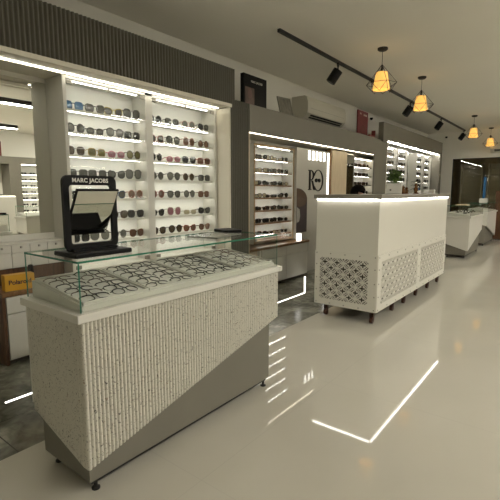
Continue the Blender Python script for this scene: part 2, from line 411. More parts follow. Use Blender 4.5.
# ------------------------------------------------------------------ display 1 (large, two bays)
XP = -3.29
D1y0, D1m0, D1m1, D1y1 = 1.825, 2.635, 2.715, 3.62
t = empty('display_cabinet', (XP, D1y0, .54), label='large white lit glass-door display cabinet with two bays of sunglasses', cat='display cabinet')
def L1(y): return y-D1y0
H1 = 2.170-.54
bx('side_panel', M['greige'], t, -.50, 0, 0, .03, 0, H1, bevel=.002)
bx('side_panel', M['white'], t, -.195, 0, L1(D1y1)-.03, L1(D1y1), 0, H1)
bx('divider', M['white'], t, -.195, 0, L1(D1m0), L1(D1m1), 0, H1)
bx('top_panel', M['white'], t, -.195, 0, .03, L1(D1y1)-.03, H1-.022, H1)
bx('back_panel', M['shell'], t, -.21, -.196, .03, L1(D1y1), 0, H1)
bx('bottom_panel', M['white'], t, -.195, 0, .03, L1(D1y1)-.03, 0, .05)
Z1 = [1.925, 1.74, 1.557, 1.372, 1.19, 1.005, .82]
bays = [(D1y0+.03, D1m0), (D1m1, D1y1-.03)]
for (a, b) in bays:
    for z in Z1:
        s = MB().box(-.195, -.045, L1(a)+.001, L1(b)-.001, z-.54-.012, z-.54).box(-.0445, -.041, L1(a)+.001, L1(b)-.001, z-.54-.019, z-.54).build('shelf', M['white'], t)
        MB().box(-.096, -.085, L1(a)+.02, L1(b)-.02, z-.54-.0165, z-.54-.0125).build('light_strip', M['led'], s)
    s = bx('light_strip', M['led'], t, -.070, -.062, L1(a)+.05, L1(b)-.05, H1-.026, H1-.0225)
    mid = (a+b)/2
    for k, (c, d) in enumerate(((a, mid-.002), (mid+.002, b))):
        g = MB().box(-.012, -.006, L1(c)+.002, L1(d)-.002, .055, H1-.03).build('glass_door', M['glass'], t)
        hy = L1(c)+.004 if k == 0 else L1(d)-.054
        MB().box(-.018, -.001, hy, hy+.05, H1-.062, H1-.03).build('hinge', M['hinge'], g, bevel=.002)
        MB().box(-.018, -.001, hy, hy+.05, .058, .09).build('hinge', M['hinge'], g, bevel=.002)
    bx('door_lock', M['grey'], t, -.004, .004, L1(mid)-.012, L1(mid)+.012, H1-.045, H1-.03)
left_rows = [
 [('square','blue','blue'),('wayfarer','black','grey'),('cat','yellow','grey'),('big','black','grey')],
 [('round','black','grey'),('oval','black','grey'),('aviator','black','smoke'),('square','grey','dark')],
 [('wayfarer','brown','brown'),('square','pale','olive'),('oval','pink','pink'),('round','brown','olive')],
 [('square','grey','grey'),('square','grey','grey'),('cat','black','grey'),('big','black','smoke')],
 [('square','black','dark'),('narrow','black','grey'),('cat','blue','grey'),('round','rose','copper')],
 [('wayfarer','black','dark'),('round','brown','brown'),('wayfarer','brown','brown'),('wayfarer','black','dark')],
 [('square','black','dark'),('big','grey','smoke'),('round','grey','smoke'),('wayfarer','tortoiseshell','copper')]]
right_rows = [
 [('round','black','dark'),('wayfarer','black','grey'),('round','rose','smoke'),('wayfarer','black','dark')],
 [('cat','red','grey'),('aviator','black','grey'),('big','rose','copper'),('round','brown','copper')],
 [('round','black','dark'),('oval','pink','pink'),('wayfarer','black','dark'),('square','red','copper')],
 [('round','black','grey'),('aviator','black','smoke'),('round','tortoiseshell','brown'),('square','black','grey')],
 [('round','red','copper'),('wayfarer','black','grey'),('round','black','smoke'),('square','tortoiseshell','copper')],
 [('cat','black','dark'),('big','clear','pink'),('narrow','clear','pale'),('cat','black','dark')],
 [('wayfarer','black','brown'),('aviator','black','brown'),('cat','red','copper'),('cat','tortoiseshell','copper')]]
random.seed(3)
for bi, rows in enumerate((left_rows, right_rows)):
    a, b = bays[bi]
    for ri, row in enumerate(rows):
        for ci, (k, f, l) in enumerate(row):
            if f == 'pale': f = 'gold'
            y = a + .105 + ci*(b-a-.20)/3 + random.uniform(-.008, .008)
            lab = '%s %s sunglasses, %s from left, %s of the large display\'s %s bay' % (f, {'round':'round','square':'square','cat':'cat-eye','wayfarer':'angular','aviator':'teardrop','big':'oversized','oval':'oval','narrow':'narrow'}[k], ORD[ci], shelf_name(ri, 7), ('left', 'right')[bi])
            make_glasses(k, f, l, (-3.372+random.uniform(-.005, .005), y, Z1[ri]+.0005), R(random.uniform(-11, 4)), lab, 'sunglasses in the large lit display', (1.0, 1.29 if k != 'big' else 1.2, 1.52), .0024)

# ------------------------------------------------------------------ display 2 (narrow, wood frame)
t = empty('display_cabinet', (-3.35, 4.40, .56), label='narrow wood-framed lit display of spectacle frames beside the logo panel', cat='display cabinet')
Y2a, Y2b = 4.36, 5.27; H2 = 1.875-.56; W2 = .975
bx('side_panel', M['shell'], t, -.23, -.002, 0, .018, 0, H2); bx('side_panel', M['shell'], t, -.23, -.002, W2-.018, W2, 0, H2)
q = MB().box(-.0015, .004, 0, .022, 0, H2).box(-.0015, .004, W2-.022, W2, 0, H2).box(-.0015, .004, .022, W2-.022, H2-.025, H2).box(-.0015, .004, .022, W2-.022, 0, .025).build('frame', M['wood2'], t)
bx('top_panel', M['shell'], t, -.23, -.002, .0185, W2-.0185, H2-.025, H2); bx('bottom_panel', M['wood'], t, -.23, -.002, .0185, W2-.0185, 0, .03)
bx('back_panel', M['shell'], t, -.235, -.2, .0185, W2-.0185, .03, H2-.025)
Z2 = [1.69, 1.517, 1.344, 1.171, .998, .825, .652]
for z in Z2:
    s = MB().box(-.2, -.03, .0185, W2-.0185, z-.56-.010, z-.56-.0005).box(-.0295, -.025, .0185, W2-.0185, z-.56-.017, z-.56).build('shelf', M['wood'], t)
    bx('light_strip', M['led'], s, -.088, -.081, .05, W2-.05, z-.56-.0145, z-.56-.0105)
bx('light_strip', M['led'], t, -.05, -.043, .05, W2-.05, H2-.029, H2-.0255)
for k, (c, d) in enumerate(((.032, W2/2-.002), (W2/2+.002, W2-.032))):
    g = bx('glass_door', M['glass'], t, -.012, -.006, c, d, .035, H2-.03)
    hy = c+.002 if k == 0 else d-.045
    bx('hinge', M['hinge'], g, -.018, -.001, hy, hy+.043, H2-.062, H2-.03); bx('hinge', M['hinge'], g, -.018, -.001, hy, hy+.043, .035, .066)
random.seed(5)
for ri, z in enumerate(Z2):
    for ci in range(5):
        k = random.choice(['round', 'square', 'oval', 'narrow', 'wayfarer']); f = random.choice(['black', 'black', 'brown', 'grey', 'black', 'tortoiseshell']); l = random.choice(['pale', 'smoke', 'dark', 'dark'])
        small_glasses(k, f, l, (-3.44, 4.40+.12+ci*.183+random.uniform(-.008, .008), z+.0005),
            '%s glasses, %s from left on %s of the wood-framed display' % (f, ORD[ci], shelf_name(ri, 7)), 'spectacles in the wood-framed display', 1.25, R(random.uniform(-25, -5)))

# ------------------------------------------------------------------ logo panel, poster, wood panel, dark mirror
t = empty('logo_panel', (-3.31, 5.56, 0), label='tall off-white panel with black RO eyewear logo beside the wood-framed display', cat='sign panel')
y0, y1 = 5.385, 6.42
def PL(y): return y-5.56
MB().box(-.24, 0, PL(y0), PL(5.51), .545, 1.90).box(-.24, 0, PL(5.51), PL(y1), 0, 1.90).build('board', M['greige2'], t)
bars = [5.72, 5.84, 5.96, 6.08, 6.20]
for y in bars: bx('light_bar', M['ledw'], t, .0005, .006, PL(y), PL(y)+.050, 1.74, 1.875)
bx('edge_light', M['ledw'], t, .0005, .008, PL(6.345), PL(6.385), .55, 1.875)
# logo : serif R and a ring with a pair of spectacles
lg = MB(); x0_, x1_ = .001, .010
def rect(ya, yb, za, zb): lg.box(x0_, x1_, ya, yb, za, zb)
yb0, zb0, hh = PL(5.735), 1.282, .305
rect(yb0+.012, yb0+.058, zb0, zb0+hh)                       # stem
rect(yb0-.012, yb0+.082, zb0, zb0+.013); rect(yb0-.012, yb0+.09, zb0+hh-.013, zb0+hh)   # serifs
def arc(cy, cz, ry, rz, t0, t1, wy, wz, n=22):
    o = []; i = []
    for k in range(n+1):
        t = t0+(t1-t0)*k/n
        o.append((cy+ry*cos(t), cz+rz*sin(t))); i.append((cy+(ry-wy)*cos(t), cz+(rz-wz)*sin(t)))
    for k in range(n):
        lg.prism([o[k], o[k+1], i[k+1], i[k]], 'x', x0_, x1_)
arc(yb0+.07, zb0+hh-.078, .095, .078, -pi/2, pi/2, .040, .013)   # bowl
lg.prism([(yb0+.085, zb0+hh-.158), (yb0+.125, zb0+hh-.158), (yb0+.21, zb0+.0), (yb0+.155, zb0)], 'x', x0_, x1_)   # leg
cyo = yb0+.300
arc(cyo, zb0+.150, .165, .168, -pi*.80, pi*.86, .034, .011, 44)  # open ring
for s in (-1, 1): arc(cyo-.015+s*.050, zb0+.150, .041, .031, 0, 2*pi, .041, .031, 16)
rect(cyo-.075, cyo+.045, zb0+.166, zb0+.174)
lg.build('logo', M['black'], t)
t = empty('poster', (-3.302, 5.392, .64), label='arched portrait poster of a brown-haired person, right of the wood-framed display', cat='poster')
PM = {k: mat('print_'+k, c, .4, var=.25, vs=30) for k, c in dict(hair=(.08, .042, .02), skin=(.09, .052, .032), dark=(.035, .022, .025), white=(.34, .33, .29), plum=(.045, .028, .035), grey=(.16, .155, .13), pinkish=(.14, .075, .06)).items()}
arcp = [(0, 0), (.30, 0), (.30, .50)] + [(.30*cos(a), .50+.165*sin(a)) for a in [R(q) for q in range(10, 91, 10)]] 
MB().prism(arcp, 'x', -.006, 0).build('board', PM['dark'], t)
MB().prism([(.30*cos(a), .50+.160*sin(a)) for a in [R(q) for q in range(0, 91, 10)]]+[(0, .52), (.05, .42), (.14, .39), (.24, .42), (.295, .48)], 'x', .0002, .001).build('hair_print', PM['hair'], t)
MB().prism([(0, .40), (.09, .385), (.16, .40), (.22, .44), (.24, .50), (.14, .53), (0, .55)], 'x', .0012, .0018).build('face_print', PM['skin'], t)
MB().prism([(0, .15), (.07, .17), (.10, .25), (.08, .35), (0, .39)], 'x', .0002, .001).build('shirt_print', PM['white'], t)
MB().prism([(.10, .2), (.20, .18), (.27, .30), (.25, .40), (.15, .38), (.12, .30)], 'x', .0002, .001).build('jacket_print', PM['plum'], t)
o = MB().lathe([(.0, 0), (.035, 0), (.035, .09), (.03, .10), (0, .10)], 20, (-3.22, 5.33, .541)).build('table_lamp', M['ledw'], smooth=True)
tag(o, 'small glowing white lamp on the wooden worktop under the portrait poster', 'lamp')
o = MB().box(-3.32, -3.28, 6.46, 7.02, 0, 1.945).build('wood_panel', M['lwood'], bevel=.002); tag(o, 'tall light oak panel standing between logo panel and narrow dark mirror', 'panel')
o = MB().box(-3.40, -3.29, 6.425, 6.455, 0, 1.945).build('wood_panel', M['wood']); tag(o, 'thin brown wooden upright at the right edge of the logo panel', 'panel')
t = empty('wall_mirror', (-3.34, 7.06, 0), label='narrow dark tinted mirror panel right of the light oak panel', cat='mirror')
MB().box(0, .02, 0, .32, 0, 1.945).build('backing', M['blackm'], t); MB().box(.0205, .026, .01, .31, .02, 1.93).build('mirror_glass', mat('dark_mirror', (.22, .215, .18), .03, 1, var=0), t)

# ------------------------------------------------------------------ display 3
t = empty('display_cabinet', (-3.35, 7.45, .56), label='small lit display of dark glasses behind the reception desk, near the oak panel', cat='display cabinet')
H3 = 1.90-.56; W3 = .97
bx('side_panel', M['taupe'], t, -.22, 0, 0, .04, 0, H3); bx('side_panel', M['cream'], t, -.22, 0, W3-.03, W3, 0, H3)
bx('top_panel', M['cream'], t, -.22, 0, .04, W3-.03, H3-.02, H3); bx('bottom_panel', M['wood'], t, -.22, 0, .04, W3-.03, 0, .03)
bx('back_panel', M['shell'], t, -.23, -.2, .04, W3-.03, .03, H3-.02)
Z3 = [1.735, 1.56, 1.385, 1.21, 1.035, .86]
for z in Z3:
    s = MB().box(-.2, -.03, .041, W3-.031, z-.56-.010, z-.56-.0005).box(-.0295, -.025, .041, W3-.031, z-.56-.017, z-.56).build('shelf', M['taupe'], t)
    bx('light_strip', M['led'], s, -.090, -.078, .05, W3-.05, z-.56-.0145, z-.56-.0105)
bx('light_strip', M['led'], t, -.05, -.038, .05, W3-.05, H3-.029, H3-.0205)
for ri, z in enumerate(Z3[:4]):
    for ci in range(4):
        small_glasses(random.choice(['round', 'square', 'wayfarer', 'cat']), random.choice(['black', 'brown', 'tortoiseshell']), random.choice(['dark', 'brown', 'grey']), (-3.43, 7.45+.16+ci*.21, z+.0005),
            'dark glasses, %s from left, %s, small display behind the desk' % (ORD[ci], shelf_name(ri, 9)), 'glasses in the small display', 1.25, R(-12))

# ------------------------------------------------------------------ display 4: four columns in the far recess
random.seed(9)
cols = [(8.82, 9.50), (9.60, 10.28), (10.98, 11.55), (11.65, 12.28)]
t4g = 'narrow shelf columns in the far lit recess'
Z4 = [2.03, 1.855, 1.68, 1.505, 1.33, 1.155]
for qi, (a, b) in enumerate(cols):
    t = empty('display_rack', (-3.26, a, .75), label='%s grey-framed column of glasses shelves in the far lit recess' % ['leftmost', 'second from left', 'third from left', 'rightmost'][qi], cat='display rack')
    t['group'] = t4g
    w_ = b-a; HH = 2.20-.75
    bx('side_panel', M['grey'], t, -.2, 0, 0, .025, 0, HH); bx('side_panel', M['grey'], t, -.2, 0, w_-.025, w_, 0, HH)
    bx('back_panel', M['shell'], t, -.2, -.19, .025, w_-.025, 0, HH); bx('top_panel', M['grey'], t, -.2, 0, .025, w_-.025, HH-.02, HH)
    for z in Z4:
        s = MB().box(-.19, -.03, .026, w_-.026, z-.75-.012, z-.75-.0005).box(-.0295, -.024, .026, w_-.026, z-.75-.020, z-.75).build('shelf', M['grey'], t)
        bx('light_strip', M['led'], s, -.090, -.074, .05, w_-.05, z-.75-.0175, z-.75-.0125)
    bx('light_strip', M['led'], t, -.09, -.070, .05, w_-.05, HH-.0245, HH-.0205)
    for ri, z in enumerate(Z4[:5]):
        n = 3
        for ci in range(n):
            small_glasses(random.choice(['round', 'square', 'wayfarer', 'cat']), 'black', random.choice(['dark', 'brown', 'dark']), (-3.32, a+.12+ci*(w_-.24)/(n-1), z+.0005),
                'black glasses, %s from left, %s of %s column in the far recess' % (ORD[ci], shelf_name(ri, 9), ['the leftmost', 'the second', 'the third', 'the rightmost'][qi]), 'glasses in the far recess', 1.45, R(-10))
# bottom ledge inside recess is the struct; light the gap
# ------------------------------------------------------------------ speckled display counter
def counter(loc, rz, label, mbody, flip=False, fl=True, trim=M['white'], L=1.33, D=.43):
    """local: front plane x=0 facing +X, y from 0 to L"""
    t = empty('display_counter', loc, rz, label, 'display counter')
    zl, zh = .15, .47
    zb = (lambda y: zl+(zh-zl)*y/L) if not flip else (lambda y: zh-(zh-zl)*y/L)
    zT = .758
    # plinth
    MB().box(-D+.01, -.045, .03, L-.022, .055, .757).build('plinth', M['taupe'], t, bevel=.002)
    bx('skirt', M['blackm'], t, -D+.03, -.06, .045, L-.035, .035, .055)
    for (x, y) in ((-.07, .07), (-.07, L-.05), (-D+.06, .07), (-D+.06, L-.05)):
        MB().lathe([(.018, 0), (.018, .006), (.008, .010), (.008, .035), (0, .035)], 14, (x, y, 0)).build('foot', M['blackm'], t, smooth=True)
    # front fluted panel
    mb = MB()
    if fl:
        n = round(L/.0178); p = L/n; pr = []
        for i in range(n):
            for k in range(6):
                q = k/6; pr.append(((i+q)*p, .0095*abs(sin(pi*q))**.7))
    else:
        pr = [(0, 0), (L*.999, 0)]
    pr.append((L, 0)); N = len(pr)
    vs = [(q[1], q[0], zb(q[0])) for q in pr]+[(q[1], q[0], zT) for q in pr]+[(-.03, q[0], zb(q[0])) for q in pr]+[(-.03, q[0], zT) for q in pr]
    fs = []
    for i in range(N-1):
        fs += [(i, i+1, N+i+1, N+i), (2*N+i, 3*N+i, 3*N+i+1, 2*N+i+1), (i, 2*N+i, 2*N+i+1, i+1), (N+i, N+i+1, 3*N+i+1, 3*N+i)]
    fs += [(0, N, 3*N, 2*N), (N-1, 3*N-1, 4*N-1, 2*N-1)]
    mb.add(vs, fs); mb.build('front_panel', mbody, t, smooth=fl)
    # end panels with sloping lower edge
    for (ya, yb_, z0, z1) in ((0, .03, zb(0), zb(0)+.12), (L-.03, L, zb(L), zb(L)+.04)):
        MB().prism([(-.031, z0), (-.031, zT), (-D, zT), (-D, z1)], 'y', ya, yb_).build('end_panel', mbody, t)
    # back: drawers
    bk = bx('back_panel', M['white'], t, -D-.012, -D-.0005, .0, L, .30, zT)
    for i in range(3):
        w_ = L/3; d = MB().box(-D-.028, -D-.0125, i*w_+.006, (i+1)*w_-.006, .60, .745).build('drawer', M['white'], t, bevel=.002)
        MB().lathe([(0, 0), (.006, 0), (.006, .012), (.012, .016), (.012, .024), (0, .026)], 12).build('knob', M['grey'], d, smooth=True).matrix_local = Matrix.Translation((-D-.028, (i+.5)*w_, .69)) @ Matrix.Rotation(-pi/2, 4, 'Y')
    bx('countertop', trim, t, -D-.02, .022, -.02, L+.02, .759, .793, bevel=.003)
    # sloped platform
    MB().prism([(-.012, .794), (-.012, .815), (-D+.02, .865), (-D+.02, .794)], 'y', .02, L-.02).build('platform', trim, t)
    # glass case
    g0, g1, gt = .004, L-.004, .992
    def pane(nm, *a, ed=()):
        q = MB().box(*a, mi=0); o = q.build(nm, [M['gglass'], M['edge']], t)
        for p in o.data.polygons:
            if any(abs(abs(p.normal[ax])-1) < .01 for ax in ed): p.material_index = 1
        return o
    pane('glass_top', -D, 0, g0, g1, gt-.008, gt, ed=(0, 1))
    pane('glass_front', -.006, 0, g0+.0065, g1-.0065, .7935, gt-.0085, ed=())
    pane('glass_side', -D+.002, 0, g0, g0+.006, .7935, gt-.0085, ed=(0,))
    pane('glass_side', -D+.002, 0, g1-.006, g1, .7935, gt-.0085, ed=(0,))
    return t
CX, CY = -1.452, .82
counter((CX, CY, 0), 0, 'large speckled ribbed display counter with glass case in the foreground', M['terr'])
wl = M['white']
counter((-1.56, 8.68, 0), 0, 'white glass-topped display counter just beyond the reception desk', wl, fl=False)
counter((-1.62, 11.02, 0), 0, 'white glass-topped display counter farthest away, under the blue display', wl, flip=True, fl=False)
# opposite counters, seen in the wall mirror
counter((.85, 4.90, 0), pi, 'white glass-topped counter reflected in the wall mirror, nearest the mirror edge', wl, fl=False)
counter((.85, 6.9, 0), pi, 'white glass-topped counter reflected in the wall mirror behind the other', wl, flip=True, fl=False)

# trays + optical frames in the counter case (sloped platform angle)
slope = atan2(.05, .398)
tray_m = mat('pale_grey_tray_felt', (.72, .71, .65), .8, var=.05, vs=50)
D_ = .43
def on_plat(cx, u, h=0):   # u = distance back from the front edge of the platform
    return (CX-.012-u*cos(slope)-h*sin(slope)*-0 , cx, .8152+u*sin(slope)+h)
random.seed(21)
for ti in range(4):
    ya = CY+.028+ti*.3195; W = .312; Lt = .385
    t = empty('display_tray', (CX-.016, ya, .8165), label='%s pale tray of optical frames inside the speckled counter\'s glass case' % ['nearest', 'second nearest', 'third nearest', 'farthest'][ti], cat='tray', group='trays in the glass case')
    t.rotation_euler = (0, slope, 0)
    bx('base', tray_m, t, -Lt, 0, 0, W, 0, .003)
    q = MB().box(-Lt, 0, 0, .006, .003, .012).box(-Lt, 0, W-.006, W, .003, .012).box(-.006, 0, .006, W-.006, .003, .012).box(-Lt, -Lt+.006, .006, W-.006, .003, .012)
    q.build('rim', M['white'], t)
    Tm = Matrix.Translation((CX-.016, ya, .8165)) @ Matrix.Rotation(slope, 4, 'Y')
    for r_ in range(6):
        for c_ in range(2):
            k = random.choice(['oval', 'square', 'round', 'square', 'wayfarer']); f = random.choice([['black', 'black', 'brown'], ['black', 'black', 'black'], ['black', 'black', 'grey', 'brown'], ['grey', 'black', 'tortoiseshell', 'clear']][ti])
            p = Tm @ Vector((-.028-r_*.0595, .083+c_*.147, .0032))
            e = make_glasses(k, f, 'pale', p, 0, '%s optical frame, %s row from the front, %s side of the %s tray' % (f, ORD[r_], ['near', 'far'][c_], ['nearest', 'second', 'third', 'farthest'][ti]),
                'optical frames in the counter trays', 1.0, .0017 if f != 'black' else .0021, folded=True, lens=False, rot=(0, R(-80)+slope, R(random.uniform(-4, 4))), name='eyeglasses')
# a few frames in the white counter beyond the desk
for i in range(8):
    make_glasses('square', 'black', 'pale', (-1.66-.13*(i % 2), 8.86+.28*(i//2), .842+.016*(i % 2)), 0, 'black frame in the case beyond the desk, %s pair from near end, %s row' % (ORD[i//2], ['front', 'back'][i % 2]),
        'frames in the white counter', 1.2, .0028, folded=True, lens=False, rot=(0, R(-50), 0), name='eyeglasses')

# ------------------------------------------------------------------ tilting mirror stand
def rrect(w, h, r, n=6):
    p = []
    for cx, cy, a0 in ((w/2-r, h/2-r, 0), (-w/2+r, h/2-r, 90), (-w/2+r, -h/2+r, 180), (w/2-r, -h/2+r, 270)):
        for k in range(n+1):
            a = R(a0+90*k/n); p.append((cx+r*cos(a), cy+r*sin(a)))
    return p
t = empty('mirror_stand', (-1.59, .975, .9925), label='black tabletop mirror stand with white lettering on the glass counter', cat='mirror')
bx('base', M['black'], t, -.085, .085, -.125, .135, 0, .020, bevel=.005)
W, Hh, thk = .240, .302, .016
o_, i_ = rrect(W, Hh, .028), rrect(W-.050, Hh-.066, .012)
i_ = [(a, b-.006) for a, b in i_]
mb = MB(); n = len(o_); zc = .022+Hh/2
for s, x in ((0, -thk/2), (1, thk/2)): pass
vs = [(-thk/2, a, zc+b) for a, b in o_]+[(thk/2, a, zc+b) for a, b in o_]+[(-thk/2, a, zc+b) for a, b in i_]+[(thk/2, a, zc+b) for a, b in i_]
fs = []
for k in range(n):
    j = (k+1) % n; fs += [(k, j, n+j, n+k), (2*n+k, 3*n+k, 3*n+j, 2*n+j), (n+k, n+j, 3*n+j, 3*n+k), (k, 2*n+k, 2*n+j, j)]
mb.add(vs, fs); mb.build('frame', M['black'], t, smooth=False)
bx('foot_bar', M['black'], t, -.03, .03, -.10, .10, .0205, .030)
text_mesh('lettering', 'MARC JACOBS', .0235, mat('white_lettering', (.8, .78, .72), .5, var=0), t, facing_x(thk/2+.0008, 0, zc+Hh/2-.0205), bold=.0004, space=1.08)
tm = bpy.data.objects.new('tilting_mirror', MB().box(-.004, .004, -.0945, .0945, -.100, .118).mesh('tilting_mirror', M['black'])); C.objects.link(tm); tm.parent = t
tm.matrix_local = Matrix.Translation((.0, 0, zc-.006)) @ Matrix.Rotation(R(31), 4, 'Y')
bx('mirror_glass', M['mirror'], tm, .0045, .0065, -.0895, .0895, -.095, .113)
for s in (-1, 1):
    MB().tube([(0, s*.090, zc-.006), (0, s*.105, zc-.006)], .004, 10).build('pivot', M['grey'], t)

# things on / by the counter
o = MB(); o.prism(rrect(.13, .17, .02), 'z', 0, .018); o = o.build('glasses_case', M['black'], bevel=.003, loc=(-1.78, 2.06, .9925+.001)); o.rotation_euler.z = R(70)
tag(o, 'flat black case lying on the far end of the glass counter top', 'case')
o = MB().box(-.10, .10, -.15, .15, 0, .004).box(-.09, .11, -.16, .12, .004, .009).build('magazine', mat('grey_printed_cover', (.22, .23, .20), .25, var=.4, vs=25), loc=(-1.68, 1.83, .9932)); o.rotation_euler.z = R(12)
tag(o, 'grey glossy magazines lying flat on the glass counter top by the black case', 'magazine')
t = empty('box', (-3.20, 1.35, .5405), R(-6), 'yellow cardboard box with dark lettering on the wooden worktop by the mirror', 'box')
bx('carton', mat('yellow_card', (.62, .33, .02), .5, var=.06), t, -.05, .03, -.10, .10, 0, .115, bevel=.002)
text_mesh('lettering', 'Polaroid', .046, mat('dark_print', (.05, .02, .03), .5, var=0), t, facing_x(.0312, 0, .06), bold=.001)
make_glasses('oval', 'black', 'dark', (-3.22, 1.60, .541), R(-35), 'black sunglasses lying on the worktop right of the yellow box', None, 1.35, .003)
o = MB(); o.prism(rrect(.05, .15, .02), 'y', -.012, .012); o = o.build('glasses_case', M['black'], bevel=.004, loc=(-3.33, 1.50, .616)); tag(o, 'small upright black case behind the yellow box', 'case')

# ------------------------------------------------------------------ reception desk
DX0, DX1, DY0, DY1, DZ0, DZ1 = -2.06, -1.412, 3.74, 6.25, .125, 1.182
t = empty('reception_desk', (DX0, DY0, 0), label='long white reception desk with taupe top and pierced lower panels', cat='desk')
lw, ll = DX1-DX0, DY1-DY0
bx('body', mat('white_desk_laminate', (.70, .68, .60), .3, var=.01), t, .004, lw-.004, .004, ll-.004, .666, DZ1)
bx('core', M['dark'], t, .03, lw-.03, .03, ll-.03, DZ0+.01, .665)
bx('desktop', mat('desktop_taupe', (.27, .25, .205), .35), t, -.02, lw+.022, -.024, ll+.02, DZ1+.004, 1.226, bevel=.003)
q = MB().box(lw+.0, lw+.008, .01, ll-.01, DZ1-.010, DZ1+.0035).build('light_strip', M['desk_led'], t)
q = MB().box(.01, lw-.01, -.008, 0, DZ1-.010, DZ1+.0035).build('light_strip', M['desk_led'], t)
def pierced(u0, u1, v0, v1, cell=.0052, P=.128):
    """mask: True where material stays. Diamond lattice of rings around plus-shaped holes."""
    W = u1-u0; Hh = v1-v0; nu = int(W/cell); nv = int(Hh/cell); du = W/nu; dv = Hh/nv
    nx = max(1, round(W/P)); Pu = W/nx; ny = max(1, round(Hh/.115)); Pv = Hh/ny
    keep = []
    for j in range(nv):
        for i in range(nu):
            u = (i+.5)*du/Pu; v = (j+.5)*dv/Pv
            best = None
            for (ou, ov) in ((.5, .5), (0, 0)):
                a = (u-ou) - round(u-ou); b = (v-ov) - round(v-ov)
                dd = abs(a)+abs(b)
                if best is None or dd < best[0]: best = (dd, a, b)
            dd, a, b = best; a *= .128; b *= .118
            hole = (abs(a) < .0078 and abs(b) < .026) or (abs(b) < .0078 and abs(a) < .026)
            dm = abs(a)+abs(b)
            if .0430 < dm < .0560 and min(abs(a), abs(b)) > .0065: hole = True
            if dm > .0575 and False: hole = True
            bu = (i+.5)*du; bv = (j+.5)*dv
            if bu < .008 or bv < .008 or W-bu < .008 or Hh-bv < .008: hole = False
            keep.append(not hole)
    return nu, nv, du, dv, keep
PANEL = mat('white_pierced_metal', (.69, .67, .59), .4, var=.01)
def pierced_panel(W, Hh, margins):
    """panel in local coords u,v (u 0..W, v 0..Hh), 6 mm deep; returns MB-able verts in (u, v, d)"""
    vs = []; fs = []
    idx = {}
    def V(u, v, d):
        k = (round(u, 5), round(v, 5), d)
        if k not in idx: idx[k] = len(vs); vs.append((u, v, d))
        return idx[k]
    def quadbox(u0, u1, v0, v1):
        for d, o in ((0, 1), (-.006, -1)):
            a = [V(u0, v0, d), V(u1, v0, d), V(u1, v1, d), V(u0, v1, d)]
            fs.append(tuple(a if o > 0 else a[::-1]))
    wins = margins
    us = 0
    segs = []
    for (a, b, c, d) in wins:   # window u0,u1,v0,v1
        segs.append((us, a, 0, Hh)); segs.append((a, b, 0, c)); segs.append((a, b, d, Hh)); us = b
        nu, nv, du, dv, keep = pierced(a, b, c, d)
        for j in range(nv):
            for i in range(nu):
                if not keep[j*nu+i]: continue
                u0, u1, v0, v1 = a+i*du, a+(i+1)*du, c+j*dv, c+(j+1)*dv
                quadbox(u0, u1, v0, v1)
                def hole(ii, jj): return 0 <= ii < nu and 0 <= jj < nv and not keep[jj*nu+ii]
                if hole(i-1, j): fs.append((V(u0, v0, 0), V(u0, v1, 0), V(u0, v1, -.006), V(u0, v0, -.006)))
                if hole(i+1, j): fs.append((V(u1, v0, 0), V(u1, v0, -.006), V(u1, v1, -.006), V(u1, v1, 0)))
                if hole(i, j-1): fs.append((V(u0, v0, 0), V(u0, v0, -.006), V(u1, v0, -.006), V(u1, v0, 0)))
                if hole(i, j+1): fs.append((V(u0, v1, 0), V(u1, v1, 0), V(u1, v1, -.006), V(u0, v1, -.006)))
    segs.append((us, W, 0, Hh))
    for s in segs: quadbox(*s)
    for (a, b) in (((0, 0), (W, 0)), ((W, 0), (W, Hh)), ((W, Hh), (0, Hh)), ((0, Hh), (0, 0))):
        fs.append((V(*a, 0), V(*a, -.006), V(*b, -.006), V(*b, 0)))
    return vs, fs
def put_panel(W, Hh, wins, fn, nm='pierced_panel'):
    vs, fs = pierced_panel(W, Hh, wins); me = bpy.data.meshes.new(nm); me.from_pydata([fn(*v) for v in vs], [], fs); me.materials.append(PANEL)
    o = bpy.data.objects.new(nm, me); C.objects.link(o); o.parent = t; return o
PH = .667-DZ0
e_p = put_panel(lw, PH, [(.045, lw-.075, .050, PH-.05)], lambda u, v, d: (u, -.0005-d if 0 else -d*1-.006, DZ0+v))
f_p = put_panel(ll, PH, [(.085, 1.235, .055, PH-.05), (1.335, ll-.06, .055, PH-.05)], lambda u, v, d: (lw+.006+d, u, DZ0+v))
SC = []
for (a, b) in [(.02+i*(lw-.04)/4, z) for i in range(5) for z in (.02, PH-.02)] + [(x, PH*f) for x in (.02, lw-.02) for f in (.27, .5, .75)]:
    SC.append((e_p, Matrix.Translation((a, -.0065, DZ0+b)) @ Matrix.Rotation(pi/2, 4, 'X')))
for (a, b) in [(.03+i*(ll-.06)/10, z) for i in range(11) for z in (.022, PH-.022)] + [(x, PH*f) for x in (.03, 1.285, ll-.03) for f in (.27, .5, .75)]:
    SC.append((f_p, Matrix.Translation((lw+.0065, a, DZ0+b)) @ Matrix.Rotation(pi/2, 4, 'Y')))
sm_ = MB().lathe([(.0, -.001), (.0065, -.001), (.0055, .003), (0, .004)], 10).mesh('bolt', M['hinge'], True)
for par, m_ in SC:
    o = bpy.data.objects.new('bolt', sm_); C.objects.link(o); o.parent = par; o.matrix_local = m_
bx('lower_back', M['white'], t, -.0, .029, .01, ll-.01, DZ0+.004, .665)
